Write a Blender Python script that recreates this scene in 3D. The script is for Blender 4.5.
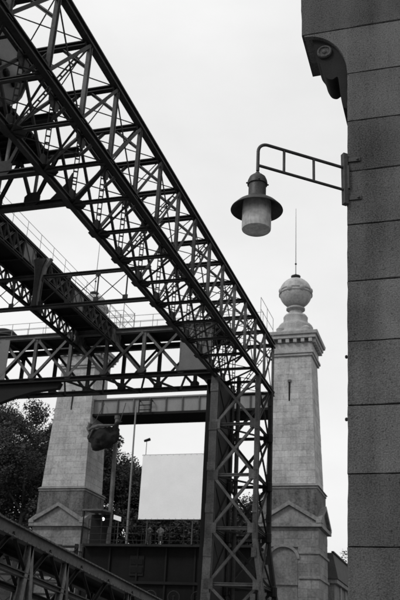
import bpy, bmesh, math, random
from mathutils import Vector, Matrix, noise
random.seed(7)
R = math.radians
scene = bpy.context.scene
C = scene.collection
for o in list(bpy.data.objects): bpy.data.objects.remove(o)

# ------------------------------------------------------------------ camera
EYE = 1.6                                  # eye height over the quay
FPX = 838.0                                # focal length in photo pixels (400 x 600)
def _axes():
    y = Vector((278, -385, -FPX)).normalized()          # long axis of the lift, in camera space
    h = Vector((math.cos(R(3.07)), -math.sin(R(3.07)), 0))
    z = h.cross(y).normalized()
    if z.y < 0: z = -z
    return y.cross(z), y, z
AX, AY, AZ = _axes()
ROT = Matrix((AX, AY, AZ))                 # camera space -> world
def ray(px, py): return ROT @ Vector((px - 200, 300 - py, -FPX))
def at(px, py, Y):                         # point of the plane y = Y seen at a pixel (eye coordinates)
    r = ray(px, py); return r * (Y / r.y)
cam_d = bpy.data.cameras.new('camera'); cam = bpy.data.objects.new('camera', cam_d); C.objects.link(cam)
cam.matrix_world = Matrix.Translation((0, 0, EYE)) @ ROT.to_4x4()
cam_d.sensor_fit = 'VERTICAL'; cam_d.sensor_height = 36; cam_d.lens = FPX / 600 * 36
cam_d.clip_end = 6000; cam_d.clip_start = .05
cam_d.dof.use_dof = True; cam_d.dof.focus_distance = 9.0; cam_d.dof.aperture_fstop = 6.3
scene.camera = cam

# ------------------------------------------------------------------ sky and sun (bright overcast, black and white)
SUN_EL, SUN_AZ = R(42), R(222)             # azimuth clockwise from +Y: behind the camera, to its left
w = bpy.data.worlds.new('World'); scene.world = w; w.use_nodes = True
nt = w.node_tree; nt.nodes.clear()
def N(t, **k):
    n = nt.nodes.new(t)
    for a, v in k.items(): setattr(n, a, v)
    return n
sky = N('ShaderNodeTexSky', sky_type='NISHITA'); sky.sun_disc = False
sky.sun_elevation = SUN_EL; sky.sun_rotation = SUN_AZ; sky.air_density = 1.0; sky.dust_density = 3.0
bw = N('ShaderNodeRGBToBW')
tc = N('ShaderNodeTexCoord'); mp = N('ShaderNodeMapping'); mp.inputs['Scale'].default_value = (1, 1, 2.2)
cl = N('ShaderNodeTexNoise'); cl.inputs['Scale'].default_value = 2.8; cl.inputs['Detail'].default_value = 7; cl.inputs['Roughness'].default_value = .55
rp = N('ShaderNodeMapRange'); rp.inputs['From Min'].default_value = .3; rp.inputs['From Max'].default_value = .72
rp.inputs['To Min'].default_value = 8.2; rp.inputs['To Max'].default_value = 9.7
mx = N('ShaderNodeMix', data_type='FLOAT'); mx.inputs[0].default_value = .88
bg = N('ShaderNodeBackground'); bg.inputs['Strength'].default_value = .10
ow = N('ShaderNodeOutputWorld')
L = nt.links.new
L(sky.outputs[0], bw.inputs[0]); L(tc.outputs['Generated'], mp.inputs[0]); L(mp.outputs[0], cl.inputs[0])
L(cl.outputs[0], rp.inputs[0]); L(bw.outputs[0], mx.inputs[2]); L(rp.outputs[0], mx.inputs[3])
L(mx.outputs[0], bg.inputs[0]); L(bg.outputs[0], ow.inputs[0])
sd = bpy.data.lights.new('sun', 'SUN'); sd.energy = 1.5; sd.angle = R(14); sd.color = (1, 1, 1)
sun = bpy.data.objects.new('sun', sd); C.objects.link(sun)
sdir = Vector((math.sin(SUN_AZ) * math.cos(SUN_EL), math.cos(SUN_AZ) * math.cos(SUN_EL), math.sin(SUN_EL)))
sun.rotation_euler = sdir.to_track_quat('Z', 'Y').to_euler(); sun.location = sdir * 60
vs = scene.view_settings; vs.view_transform = 'Standard'; vs.look = 'None'; vs.exposure = 0.12; vs.gamma = 1; vs.use_curve_mapping = False

# ------------------------------------------------------------------ materials (all grey: the photograph is black and white)
MATS = {}
def mat(name, v, rough=.8, var=.25, scale=3.0, fine=40.0, bump=.3, bdist=.01, rnd=.0, spec=.3, streak=0.0, metal=0.0, wa=1.0, sscale=1.0, pits=0.0):
    m = bpy.data.materials.new(name); m.use_nodes = True
    t = m.node_tree; b = t.nodes['Principled BSDF']
    b.inputs['Roughness'].default_value = rough; b.inputs['Specular IOR Level'].default_value = spec
    b.inputs['Metallic'].default_value = metal
    n = lambda k: t.nodes.new('ShaderNode' + k)
    geo = n('NewGeometry')
    a = n('TexNoise'); a.inputs['Scale'].default_value = scale; a.inputs['Detail'].default_value = 5
    c = n('TexNoise'); c.inputs['Scale'].default_value = fine; c.inputs['Detail'].default_value = 4
    t.links.new(geo.outputs['Position'], a.inputs[0]); t.links.new(geo.outputs['Position'], c.inputs[0])
    s = n('Math'); s.operation = 'MULTIPLY_ADD'; s.inputs[1].default_value = wa
    cc = c
    if wa != 1:
        cc = n('Math'); cc.operation = 'ADD'; cc.inputs[1].default_value = (1 - wa) * .5; t.links.new(c.outputs[0], cc.inputs[0])
    t.links.new(a.outputs[0], s.inputs[0]); t.links.new(cc.outputs[0], s.inputs[2])
    last = s
    if streak:
        mpn = n('Mapping'); mpn.inputs['Scale'].default_value = (1.6*sscale, 1.6*sscale, .2*sscale)
        st = n('TexNoise'); st.inputs['Scale'].default_value = 1.6; st.inputs['Detail'].default_value = 6
        t.links.new(geo.outputs['Position'], mpn.inputs[0]); t.links.new(mpn.outputs[0], st.inputs[0])
        k = n('Math'); k.operation = 'MULTIPLY_ADD'; k.inputs[1].default_value = streak; 
        t.links.new(st.outputs[0], k.inputs[0]); t.links.new(s.outputs[0], k.inputs[2]); 
        k2 = n('Math'); k2.operation = 'SUBTRACT'; k2.inputs[1].default_value = streak * .5
        t.links.new(k.outputs[0], k2.inputs[0]); last = k2
    mr = n('MapRange'); mr.inputs['From Min'].default_value = .65; mr.inputs['From Max'].default_value = 1.35
    mr.inputs['To Min'].default_value = v * (1 - var); mr.inputs['To Max'].default_value = v * (1 + var)
    t.links.new(last.outputs[0], mr.inputs[0]); col = mr
    if rnd:
        oi = n('ObjectInfo'); r2 = n('MapRange'); r2.inputs['To Min'].default_value = 1 - rnd; r2.inputs['To Max'].default_value = 1 + rnd
        t.links.new(oi.outputs['Random'], r2.inputs[0])
        mu = n('Math'); mu.operation = 'MULTIPLY'; t.links.new(mr.outputs[0], mu.inputs[0]); t.links.new(r2.outputs[0], mu.inputs[1]); col = mu
    if pits:                                  # small dark pits and chips
        vo = n('TexNoise'); vo.inputs['Scale'].default_value = 34; vo.inputs['Detail'].default_value = 2
        t.links.new(geo.outputs['Position'], vo.inputs[0])
        pm = n('MapRange'); pm.inputs['From Min'].default_value = .30; pm.inputs['From Max'].default_value = .40
        pm.inputs['To Min'].default_value = 1 - pits; pm.inputs['To Max'].default_value = 1
        t.links.new(vo.outputs[0], pm.inputs[0])
        mp2 = n('Math'); mp2.operation = 'MULTIPLY'; t.links.new(col.outputs[0], mp2.inputs[0]); t.links.new(pm.outputs[0], mp2.inputs[1]); col = mp2
    t.links.new(col.outputs[0], b.inputs['Base Color'])
    if bump:
        bp = n('Bump'); bp.inputs['Strength'].default_value = bump; bp.inputs['Distance'].default_value = bdist
        t.links.new(c.outputs[0], bp.inputs['Height']); t.links.new(bp.outputs[0], b.inputs['Normal'])
    MATS[name] = m
    return m
mat('sandstone', .30, .9, .32, .8, 6, .6, .03, rnd=.11, streak=.7, sscale=1.1)
mat('base_stone', .14, .9, .45, .5, 6, .5, .03, rnd=.18, streak=.6)
mat('base_trim', .15, .9, .4, .8, 6, .4, .02, streak=.6)
mat('trim_stone', .27, .9, .28, .9, 9, .4, .02, streak=.8)
mat('stained_stone', .085, .9, .7, .8, 6, .5, .03, rnd=.1, streak=1.0)
mat('mortar', .2, .95, .2, 2, 20)
mat('dark_stone', .084, .9, .66, 2.2, 75, 1.0, .008, rnd=.22, streak=.7, spec=.12, wa=.45, sscale=1.6, pits=.45)
mat('shaded_stone', .018, .9, .4, 4, 90, .8, .006, spec=.1)  # shade beneath the overhang put into the bracket's colour
mat('dark_mortar', .03, .95, .3, 4, 50)
mat('steel', .017, .65, .6, .9, 10, .3, .01, rnd=.5, spec=.16, streak=.5)
mat('steel_grey', .07, .65, .5, .9, 10, .3, .01, rnd=.35, spec=.2, streak=.5)  # on frame members, light on the facing sides is put into this paler grey
mat('steel_plate', .095, .6, .2, .9, 12, .2, .01, streak=.4)
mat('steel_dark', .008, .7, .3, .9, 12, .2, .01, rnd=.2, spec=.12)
mat('lamp_iron', .026, .5, .6, 14, 70, .5, .003, spec=.3)
mat('lamp_glass', .32, .18, .34, 8, 25, .0, .001, streak=.8, spec=.5, sscale=22)
mat('lamp_white', .2, .6, .1, 3, 40)
mat('canvas', .78, .85, .05, .9, 9, .3, .01)
mat('girder_paint', .17, .6, .18, .8, 8, .2, .01, streak=.5)
mat('gate_plate', .009, .9, .3, .6, 9, .2, .01, streak=.5, spec=.08)
mat('wire', .22, .5, .2, 2, 20)
mat('rope', .03, .9, .2, 9, 50)
mat('sack', .012, .95, .5, 2.2, 14, .8, .05)
mat('sack_edge', .09, .95, .4, 2.2, 14, .8, .05)
mat('roofing', .06, .9, .3, 1.5, 9, .5, .03)
mat('bark', .06, .95, .3, 2, 12, .7, .03)
mat('leaf', .045, .8, .5, .5, 3, 0, rnd=.2)
mat('leaf_dark', .022, .8, .5, .5, 3, 0, rnd=.2)
mat('grass', .06, .95, .4, .3, 5, .5, .05)
mat('paving', .18, .9, .25, .8, 15, .5, .01)
mat('skin', .25, .6, .05, 5, 40, 0)
mat('hair', .04, .8, .2, 5, 60, 0)
mat('cloth_dark', .04, .9, .2, 5, 40, .2)
mat('cloth_light', .13, .9, .1, 5, 40, .2)
mat('pane', .03, .15, .2, 1, 9, 0, spec=.5)
lm = mat('lit_globe', .8, .5, .02, 3, 30, 0)
lm.node_tree.nodes['Principled BSDF'].inputs['Emission Color'].default_value = (1, 1, 1, 1)
lm.node_tree.nodes['Principled BSDF'].inputs['Emission Strength'].default_value = 3

# ------------------------------------------------------------------ helpers
class MB:
    """collects shapes in eye coordinates; build() makes one mesh object"""
    def __init__(s): s.v = []; s.f = []
    def add(s, vs, fs):
        k = len(s.v); s.v += [Vector(p) for p in vs]; s.f += [[i + k for i in f] for f in fs]; return s
    def box(s, x0, x1, y0, y1, z0, z1):
        return s.add([(x, y, z) for z in (z0, z1) for y in (y0, y1) for x in (x0, x1)],
                     [(0, 2, 3, 1), (4, 5, 7, 6), (0, 1, 5, 4), (2, 6, 7, 3), (0, 4, 6, 2), (1, 3, 7, 5)])
    def extr(s, prof, a, b, up=(0, 0, 1)):
        """closed 2-D profile (u across, v along up) run from a to b"""
        a = Vector(a); b = Vector(b); d = (b - a).normalized(); up = Vector(up)
        if abs(d.dot(up)) > .98: up = Vector((0, 1, 0)) if abs(d.y) < .9 else Vector((1, 0, 0))
        u = d.cross(up).normalized(); v = u.cross(d)
        n = len(prof)
        vs = [a + u * p + v * q for p, q in prof] + [b + u * p + v * q for p, q in prof]
        fs = [(i, (i + 1) % n, n + (i + 1) % n, n + i) for i in range(n)]
        return s.add(vs, fs + [list(range(n))[::-1], list(range(n, 2 * n))])
    def bar(s, a, b, w, h=None, up=(0, 0, 1)):
        h = h or w; return s.extr([(-w/2, -h/2), (w/2, -h/2), (w/2, h/2), (-w/2, h/2)], a, b, up)
    def tube(s, a, b, r, r2=None, n=8):
        a = Vector(a); b = Vector(b); r2 = r if r2 is None else r2; d = (b - a).normalized()
        up = Vector((0, 0, 1)) if abs(d.z) < .9 else Vector((1, 0, 0)); u = d.cross(up).normalized(); v = u.cross(d)
        c = [(math.cos(2*math.pi*i/n), math.sin(2*math.pi*i/n)) for i in range(n)]
        vs = [a + (u*p + v*q) * r for p, q in c] + [b + (u*p + v*q) * r2 for p, q in c]
        return s.add(vs, [(i, (i+1) % n, n+(i+1) % n, n+i) for i in range(n)] + [list(range(n))[::-1], list(range(n, 2*n))])
    def path(s, pts, r, n=8):
        pts = [Vector(p) for p in pts]; rings = []; u = None
        for i, p in enumerate(pts):
            d = (pts[min(i+1, len(pts)-1)] - pts[max(i-1, 0)]).normalized()
            if u is None:
                u = d.cross(Vector((0, 0, 1)) if abs(d.z) < .9 else Vector((1, 0, 0))).normalized()
            u = (u - d * u.dot(d)).normalized(); v = u.cross(d)
            rr = r[i] if isinstance(r, (list, tuple)) else r
            rings += [p + (u*math.cos(2*math.pi*k/n) + v*math.sin(2*math.pi*k/n)) * rr for k in range(n)]
        fs = [(i*n+k, i*n+(k+1) % n, (i+1)*n+(k+1) % n, (i+1)*n+k) for i in range(len(pts)-1) for k in range(n)]
        m = len(pts)
        return s.add(rings, fs + [list(range(n))[::-1], list(range((m-1)*n, m*n))])
    def lathe(s, c, prof, n=24, axis=None):
        c = Vector(c); ax = Vector(axis or (0, 0, 1)).normalized()
        u = ax.cross(Vector((0, 1, 0)) if abs(ax.y) < .9 else Vector((1, 0, 0))).normalized(); v = ax.cross(u)
        vs = [c + (u*math.cos(2*math.pi*k/n) + v*math.sin(2*math.pi*k/n)) * r + ax * h for r, h in prof for k in range(n)]
        fs = [(i*n+k, i*n+(k+1) % n, (i+1)*n+(k+1) % n, (i+1)*n+k) for i in range(len(prof)-1) for k in range(n)]
        m = len(prof)
        return s.add(vs, fs + [list(range(n))[::-1], list(range((m-1)*n, m*n))])
    def poly(s, pts, d):
        """a flat polygon thickened by the vector d"""
        n = len(pts); d = Vector(d)
        return s.add([Vector(p) for p in pts] + [Vector(p) + d for p in pts],
                     [list(range(n))[::-1], list(range(n, 2*n))] + [(i, (i+1) % n, n+(i+1) % n, n+i) for i in range(n)])
    def build(s, name, m, parent=None, smooth=False, bevel=0, loc=None):
        base = parent_loc(parent) if parent else Vector(loc or (0, 0, 0))
        me = bpy.data.meshes.new(name); me.from_pydata([p - base for p in s.v], [], s.f)
        bm = bmesh.new(); bm.from_mesh(me); bmesh.ops.recalc_face_normals(bm, faces=bm.faces)
        if bevel: bmesh.ops.bevel(bm, geom=list(bm.edges), offset=bevel, segments=1, affect='EDGES')
        bm.to_mesh(me); bm.free()
        if smooth: me.shade_smooth(); me.set_sharp_from_angle(angle=R(38))
        me.materials.append(MATS[m])
        o = bpy.data.objects.new(name, me); C.objects.link(o)
        if parent: o.parent = parent
        else: o.location = base + Vector((0, 0, EYE))
        return o
LOC = {}
def parent_loc(o):
    while o.parent: o = o.parent
    return LOC[o.name]
def tag(o, label, cat, group=None):
    o['label'] = label; o['category'] = cat
    if group: o['group'] = group
    return o
def thing(name, loc, label, cat, group=None):
    o = bpy.data.objects.new(name, None); C.objects.link(o); o.empty_display_size = .3
    LOC[o.name] = Vector(loc); o.location = Vector(loc) + Vector((0, 0, EYE))
    return tag(o, label, cat, group)
def struct(o): o['kind'] = 'structure'; return o
def copy_tree(o, parent=None):
    c = o.copy(); C.objects.link(c); c.parent = parent
    for ch in list(o.children): copy_tree(ch, c)
    return c
def I_prof(w, h, t): return [(-w/2, -h/2), (w/2, -h/2), (w/2, -h/2+t), (t/2, -h/2+t), (t/2, h/2-t), (w/2, h/2-t), (w/2, h/2), (-w/2, h/2), (-w/2, h/2-t), (-t/2, h/2-t), (-t/2, -h/2+t), (-w/2, -h/2+t)]
def L_prof(w, h, t): return [(-w/2, -h/2), (w/2, -h/2), (w/2, -h/2+t), (-w/2+t, -h/2+t), (-w/2+t, h/2), (-w/2, h/2)]
def T_prof(w, h, t): return [(-t/2, -h/2), (t/2, -h/2), (t/2, h/2-t), (w/2, h/2-t), (w/2, h/2), (-w/2, h/2), (-w/2, h/2-t), (-t/2, h/2-t)]
def member(name, a, b, prof, m, parent, up=(0, 0, 1)):
    return MB().extr(prof, a, b, up).build(name, m, parent)
def laced(name, a, b, w, m, parent, side, t=.05, n=None, zig=False):
    """a light built-up bar: two flats joined by battens, side = direction across"""
    a = Vector(a); b = Vector(b); d = b - a; s = Vector(side); s = (s - d.normalized()*s.dot(d.normalized())).normalized()
    mb = MB(); up = d.normalized().cross(s)
    for k in (-1, 1): mb.bar(a + s*k*(w/2), b + s*k*(w/2), t, t*1.3, up)
    n = n or max(3, int(d.length / (w*1.7)))
    for i in range(n):
        if zig: mb.bar(a + d*(i/n) + s*(w/2)*(1 if i % 2 else -1), a + d*((i+1)/n) - s*(w/2)*(1 if i % 2 else -1), t*.8, t*.5, up)
        else: p = a + d*((i+.5)/n); mb.bar(p - s*w/2, p + s*w/2, t*1.6, t*.5, up)
    return mb.build(name, m, parent)
def gusset(c, nrm, r, m, parent, t=.05, asp=1.0, name='gusset_plate', ax=(0, 1, 0)):
    """octagonal plate at a node"""
    nrm = Vector(nrm).normalized(); u = Vector(ax); u = (u - nrm*u.dot(nrm)).normalized(); v = nrm.cross(u)
    pts = [Vector(c) + u*p*r + v*q*r*asp - nrm*t/2 for p, q in ((-1, -.45), (-.5, -1), (.5, -1), (1, -.45), (1, .45), (.5, 1), (-.5, 1), (-1, .45))]
    return MB().poly(pts, nrm*t).build(name, m, parent)

# ------------------------------------------------------------------ ground
g = MB().add([(-1500, -300, -EYE), (1500, -300, -EYE), (1500, 3000, -EYE), (-1500, 3000, -EYE)], [(0, 1, 2, 3)]).build('ground', 'paving'); struct(g)
def hill_z(x, y):
    e = min(1, max(0, (y - 88) / 22)); e = e*e*(3-2*e)
    side = min(1, max(0, (-x - 12) / 20))
    return -EYE - .4 + e * (7.5 + 9 * side) + 1.2*noise.noise((x*.03, y*.03, 0)) * e
nx, ny = 60, 30; vsx = []
for j in range(ny+1):
    for i in range(nx+1):
        x = -220 + 330*i/nx; y = 86 + 190*j/ny; vsx.append((x, y, hill_z(x, y)))
hl = MB().add(vsx, [(j*(nx+1)+i, j*(nx+1)+i+1, (j+1)*(nx+1)+i+1, (j+1)*(nx+1)+i) for j in range(ny) for i in range(nx)]).build('embankment', 'grass', smooth=True); struct(hl)

# ------------------------------------------------------------------ stone towers with a globe
TX, TY = -15.5, 78.0                      # centre x, front plane y of the right tower
def half(z):  return 2.42 + (1.93 - 2.42) * (z - 16.0) / 14.0       # tapering shaft
TC = TY + 2.42
def tower():
    t = thing('stone_tower', (TX, TC, -EYE), 'tall pale stone tower whose globe finial stands clear against the sky, behind the steel column', 'tower', 'globe towers of the lift head')
    mb = MB()
    hb, ht = half(16) - .14, half(29.4) - .14
    ring = lambda h, z: [(TX-h, TC-h, z), (TX+h, TC-h, z), (TX+h, TC+h, z), (TX-h, TC+h, z)]
    boxf = [(3, 2, 1, 0), (4, 5, 6, 7), (0, 1, 5, 4), (1, 2, 6, 5), (2, 3, 7, 6), (3, 0, 4, 7)]
    mb.add(ring(hb, 16) + ring(ht, 30.6), boxf); mb.add(ring(2.48, -EYE) + ring(2.48, 15.9), boxf)
    mb.build('core', 'mortar', t)
    def facing(z0, z1, h0, h1, cuts, face, skip=None, m='sandstone', dep=.2):
        if h0 == 2.68: m = 'base_stone'
        for a, b in zip(cuts[:-1], cuts[1:]):
            if skip and skip(a, b, z0, z1): continue
            j = .007; pr = random.uniform(-.01, .01)
            q = []
            for z, h in ((z0 + j, h0), (z1 - j, h1)):
                for d in (0, dep):
                    for s in (a, b):
                        x = s * h + (j if s == a else -j); y = -(h + pr) + d
                        if face == 'r': x, y = -y, x
                        elif face == 'l': x, y = y, -x
                        q.append((TX + x, TC + y, z))
            MB().add(q, [(0, 2, 3, 1), (4, 5, 7, 6), (0, 1, 5, 4), (2, 6, 7, 3), (0, 4, 6, 2), (1, 3, 7, 5)]).build('stone_block', m, t)
    n = 20; dz = (29.35 - 16.45) / n
    slit = lambda a, b, z0, z1: False
    for i in range(n):
        z0 = 16.45 + i*dz; z1 = z0 + dz
        fr = [-1, -.36, .36, 1] if i % 2 else [-1, -.68, 0, .68, 1]
        sd_ = [-.9, -.3, .3, .9] if i % 2 else [-.9, 0, .9]
        facing(z0, z1, half(z0), half(z1), fr, 'f')
        for f in 'rl': facing(z0, z1, half(z0), half(z1), sd_, f)
    def ringbox(h, z0, z1, name='moulding', m='trim_stone', bev=.03, h1=None):
        return MB().add(ring(h, z0) + ring(h1 or h, z1), boxf).build(name, m, t, bevel=bev)
    # narrow slit in the shaft
    MB().box(TX-.28, TX-.12, TC-half(25.5)-.03, TC-half(25.5)+.05, 24.6, 26.6).build('window_slit', 'steel_dark', t)
    MB().box(TX-.36, TX-.04, TC-half(25.5)-.08, TC-half(25.5)+.05, 26.6, 26.85).build('slit_lintel', 'stained_stone', t)
    # crown
    ringbox(2.12, 29.35, 29.6); ringbox(2.24, 29.6, 29.85, m='trim_stone')
    ringbox(2.05, 29.85, 30.75, 'frieze', 'sandstone', .02)
    for k in range(6):
        s = -1.95 + k*.78
        for f in range(3):
            p = [(TX+s-.18, TX+s+.18, TC-2.42, TC-2.03), (TX+2.03, TX+2.42, TC+s-.18, TC+s+.18), (TX-2.42, TX-2.03, TC+s-.18, TC+s+.18)][f]
            MB().box(p[0], p[1], p[2], p[3], 30.72, 31.12).build('dentil', 'trim_stone', t, bevel=.02)
    ringbox(2.12, 30.76, 31.13, 'moulding', 'stained_stone'); ringbox(2.5, 31.13, 31.5); ringbox(2.66, 31.5, 31.85, h1=2.72)
    MB().lathe((TX, TC, 31.8), [(2.2, 0), (2.2, .3), (2.1, .5), (1.9, .6), (1.8, .9), (1.85, 1.3), (1.7, 1.6), (1.35, 1.8), (1.25, 2.2), (1.3, 2.5), (1.15, 2.75), (.72, 2.9), (.68, 3.25), (1.0, 3.45), (1.0, 3.6), (.6, 3.85)], 16).build('pedestal', 'trim_stone', t, smooth=True)
    for k in range(4):
        a = math.pi/4 + k*math.pi/2
        MB().lathe((TX+1.55*math.cos(a)*1.2, TC+1.55*math.sin(a)*1.2, 31.85), [(.5, 0), (.5, .3), (.42, .5), (.48, .75), (.3, .95), (.1, 1.05)], 10).build('corner_scroll', 'trim_stone', t, smooth=True)
    rr = 1.72; oz = 37.2
    MB().lathe((TX, TC, oz), [(rr*math.sin(math.pi*i/18)+.001, -rr*math.cos(math.pi*i/18)) for i in range(19)], 32).build('globe', 'sandstone', t, smooth=True)
    for s in (-.16, .16):
        MB().lathe((TX, TC, oz+s), [(rr-.05, -.07), (rr+.06, -.05), (rr+.06, .05), (rr-.05, .07)], 32).build('globe_band', 'trim_stone', t, smooth=True)
    for k in range(8):
        a = -math.pi/2 - .2 + k*math.pi/4
        d = Vector((math.cos(a), math.sin(a), 0))
        MB().lathe(Vector((TX, TC, oz)) + d*(rr-.05), [(.3, 0), (.3, .1), (.2, .2), (.03, .24)], 12, axis=d).build('globe_boss', 'trim_stone', t, smooth=True)
    MB().lathe((TX, TC, oz+rr-.08), [(.28, 0), (.25, .2), (.52, .3), (.52, .38), (.2, .5), (.12, .62)], 16).build('finial_cap', 'steel_grey', t, smooth=True)
    rod = MB().tube((TX, TC, oz+rr+.3), (TX, TC, 47.6), .045, .02, 6).build('lightning_rod', 'steel_grey', t)
    MB().lathe((TX, TC, 40.7), [(.02, -.12), (.11, -.05), (.11, .05), (.02, .12)], 10).build('rod_ball', 'steel_dark', rod)
    # lower storey
    ringbox(2.62, 15.95, 16.2, bev=.04, m='base_trim'); ringbox(2.76, 16.2, 16.42, bev=.04, h1=2.5, m='base_trim')
    ringbox(2.55, 12.6, 15.94, 'attic', 'stained_stone', .02)
    H = 2.68
    for f in range(3):
        def P(s, out, z):
            if f == 0: return (TX + s, TC - out, z)
            if f == 1: return (TX + out, TC + s, z)
            return (TX - out, TC + s, z)
        def slab(pts, o0, o1, name, m):
            mb = MB(); d = Vector(P(0, o1, 0)) - Vector(P(0, o0, 0)); return mb.poly([P(s, o0, z) for s, z in pts], d).build(name, m, t)
        slab([(-2.75, 12.75), (2.75, 12.75), (0, 14.35)], 2.5, 2.72, 'tympanum', 'base_stone')
        slab([(-3.02, 12.42), (3.02, 12.42), (3.02, 12.74), (-3.02, 12.74)], 2.5, 3.0, 'cornice', 'base_trim')
        for s in (-1, 1):
            slab([(s*3.08, 12.744), (s*3.08, 13.04), (0, 14.76), (0, 14.4), (s*2.5, 12.95), (s*2.5, 12.744)], 2.52, 3.02 + .004*s, 'raking_cornice', 'base_trim')
    arch = lambda a, b, z0, z1: (b <= .32 and a >= -.72) and z0 < 10.6
    z = -EYE + .02; i = 0
    while z < 12.3:
        z1 = min(z + .72, 12.4)
        fr = [-1, -.7, -.2, .3, .62, 1] if i % 2 else [-1, -.7, -.2, .3, .75, 1]
        facing(z, z1, H, H, fr, 'f', arch, dep=.22)
        for f in 'rl': facing(z, z1, H, H, [-.92, -.2, .4, .92] if i % 2 else [-.92, -.5, .1, .92], f, dep=.22)
        z = z1; i += 1
    # arched panel on the front
    cx, cz, ar = TX - .2*H, 9.6, 1.36
    hood = MB()
    pts_o = [(cx + (ar+.14)*math.cos(math.pi*k/14), cz + .85*(ar+.14)*math.sin(math.pi*k/14)) for k in range(15)]
    pts_i = [(cx + (ar-.12)*math.cos(math.pi*k/14), cz + .85*(ar-.12)*math.sin(math.pi*k/14)) for k in range(15)]
    for k in range(14):
        q = [pts_o[k], pts_o[k+1], pts_i[k+1], pts_i[k]]
        hood.poly([(x, TC-H-.12, z) for x, z in q], (0, .35, 0))
    hood.build('arch_hood', 'base_trim', t)
    MB().poly([(cx + 1.3*math.cos(math.pi*k/14), TC-2.56, cz + 1.1*math.sin(math.pi*k/14)) for k in range(15)] + [(cx-1.3, TC-2.56, -1), (cx+1.3, TC-2.56, -1)], (0, .06, 0)).build('arched_panel', 'base_stone', t)
    MB().box(cx-1.31, cx+1.31, TC-H-.05, TC-2.5, 7.35, 7.55).build('panel_rail', 'base_trim', t)
    for zz in (10.15, 8.0, 5.85, 3.7):
        MB().box(TX+.32*H+.02, TX+H+.12, TC-H-.12, TC+H+.12, zz-.11, zz+.11).build('string_course', 'base_trim', t, bevel=.02)
        MB().box(TX-H-.12, TX-.72*H-.02, TC-H-.12, TC+H+.12, zz-.11, zz+.11).build('string_course', 'base_trim', t, bevel=.02)
    return t
tw = tower()
tw2 = copy_tree(tw); tw2.location.x += -39.05 - TX
tw2['label'] = 'pale stone tower on the left whose globe is half hidden behind the overhead walkway'

# lintel girder carried between the towers
lt = thing('lintel_girder', (-27, 79.5, 23.7), 'light grey box girder spanning between the two stone towers', 'girder')
MB().box(-36.9, -17.3, 79.0, 82.0, 24.2, 25.75).build('web', 'girder_paint', lt)
MB().box(-36.9, -17.3, 78.7, 82.3, 23.95, 24.2).build('flange', 'steel_dark', lt)  # soffit shade put into the colour, darker than the upper flange
MB().box(-36.9, -17.3, 78.8, 82.2, 25.75, 25.9).build('flange', 'girder_paint', lt)
for k in range(11):
    x = -36 + k*1.8
    MB().box(x-.06, x+.06, 78.85, 79.0, 24.2, 25.75).build('stiffener', 'steel_grey', lt)
for k in range(3):
    x = -23.6 + k*1.5
    MB().lathe((x, 80, 23.6), [(.3, 0), (.42, .12), (.42, .35)], 10).build('roller', 'steel_dark', lt)

# ------------------------------------------------------------------ right main lattice girder (box truss)
XR, XL, ZT, ZB = -13.55, -16.72, 23.85, 19.85
bay = 3.0; YN = [60.95 - bay*k for k in range(0, 19)]      # panel points, far to near
def box_truss(t, XR, XL, detail=True):
    y0, y1 = YN[-1] - .4, YN[0] + .3
    for x, z, w, h, m in ((XR, ZT, .3, .42, 'steel'), (XL, ZT, .2, .26, 'steel'), (XR, ZB, .26, .36, 'steel'), (XL, ZB, .26, .34, 'steel')):
        MB().extr(I_prof(w, h, .07), (x, y0, z), (x, y1, z)).build('chord', m, t)
    for k, y in enumerate(YN):
        for s, x in ((1, XR), (-1, XL)):
            (member('post', (x, y, ZB+.2), (x, y, ZT-.2), I_prof(.16, .22, .03), 'steel_grey', t, (0, 1, 0)) if s > 0 else
             laced('post', (x, y, ZB+.2), (x, y, ZT-.2), .2, 'steel', t, (1, .6, 0), t=.05))
            if k < len(YN) - 1:
                ya = YN[k+1]
                if s > 0:
                    member('diagonal', (x, y, ZT-.15), (x, ya, ZB+.15), L_prof(.15, .15, .03), 'steel', t)
                    if k % 2 == 0: MB().tube((x-.08, y, ZB+.15), (x-.08, ya, ZT-.15), .035, n=5).build('counter_diagonal', 'steel', t)
                else:
                    member('diagonal', (x, y, ZT-.15), (x, ya, ZB+.15), T_prof(.16, .16, .03), 'steel', t)
                    member('counter_diagonal', (x-.06, y, ZB+.15), (x-.06, ya, ZT-.15), L_prof(.12, .12, .025), 'steel', t)
            for z, q in ((ZT, -1), (ZB, 1)):
                gusset((x - s*.05, y, z + q*(.22 if s > 0 else .3)), (1, 0, 0), .38 if s > 0 else .5, 'steel', t, .03, .85)
        member('cross_strut', (XL+.1, y, ZT-.05), (XR-.1, y, ZT-.05), I_prof(.26, .24, .05), 'steel', t)
        member('cross_strut', (XL+.1, y, ZB), (XR-.1, y, ZB), I_prof(.18, .16, .04), 'steel', t)
        # knee braces of the sway frame
        for s, x in ((1, XR), (-1, XL)):
            member('knee_brace', (x - s*.1, y, ZT-1.25), (x - s*1.25, y, ZT-.15), T_prof(.16, .16, .03), 'steel_grey', t, (0, 1, 0))
        if k < len(YN) - 1:
            ya = YN[k+1]
            member('plan_brace', (XL, y, ZB-.05), (XR, ya, ZB-.05), L_prof(.1, .1, .02), 'steel', t)
            for z, r in ((ZT+.02, .028), (ZB-.02, .028)):
                MB().tube((XL, y, z), (XR, ya, z), r, n=5).build('tie_rod', 'steel', t)
                MB().tube((XR, y, z-.06), (XL, ya, z-.06), r, n=5).build('tie_rod', 'steel', t)
            gusset((XL+.14, y, ZB-.02), (0, 0, 1), .5, 'steel', t, .03); gusset((XR-.16, y, ZB-.02), (0, 0, 1), .3, 'steel', t, .03)
            if k % 2 == 0:
                laced('sway_bar', (XL+.15, y, ZB+.1), (XR-.2, y, ZT-.3), .2, 'steel', t, (1, 0, -1), t=.045)
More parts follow.
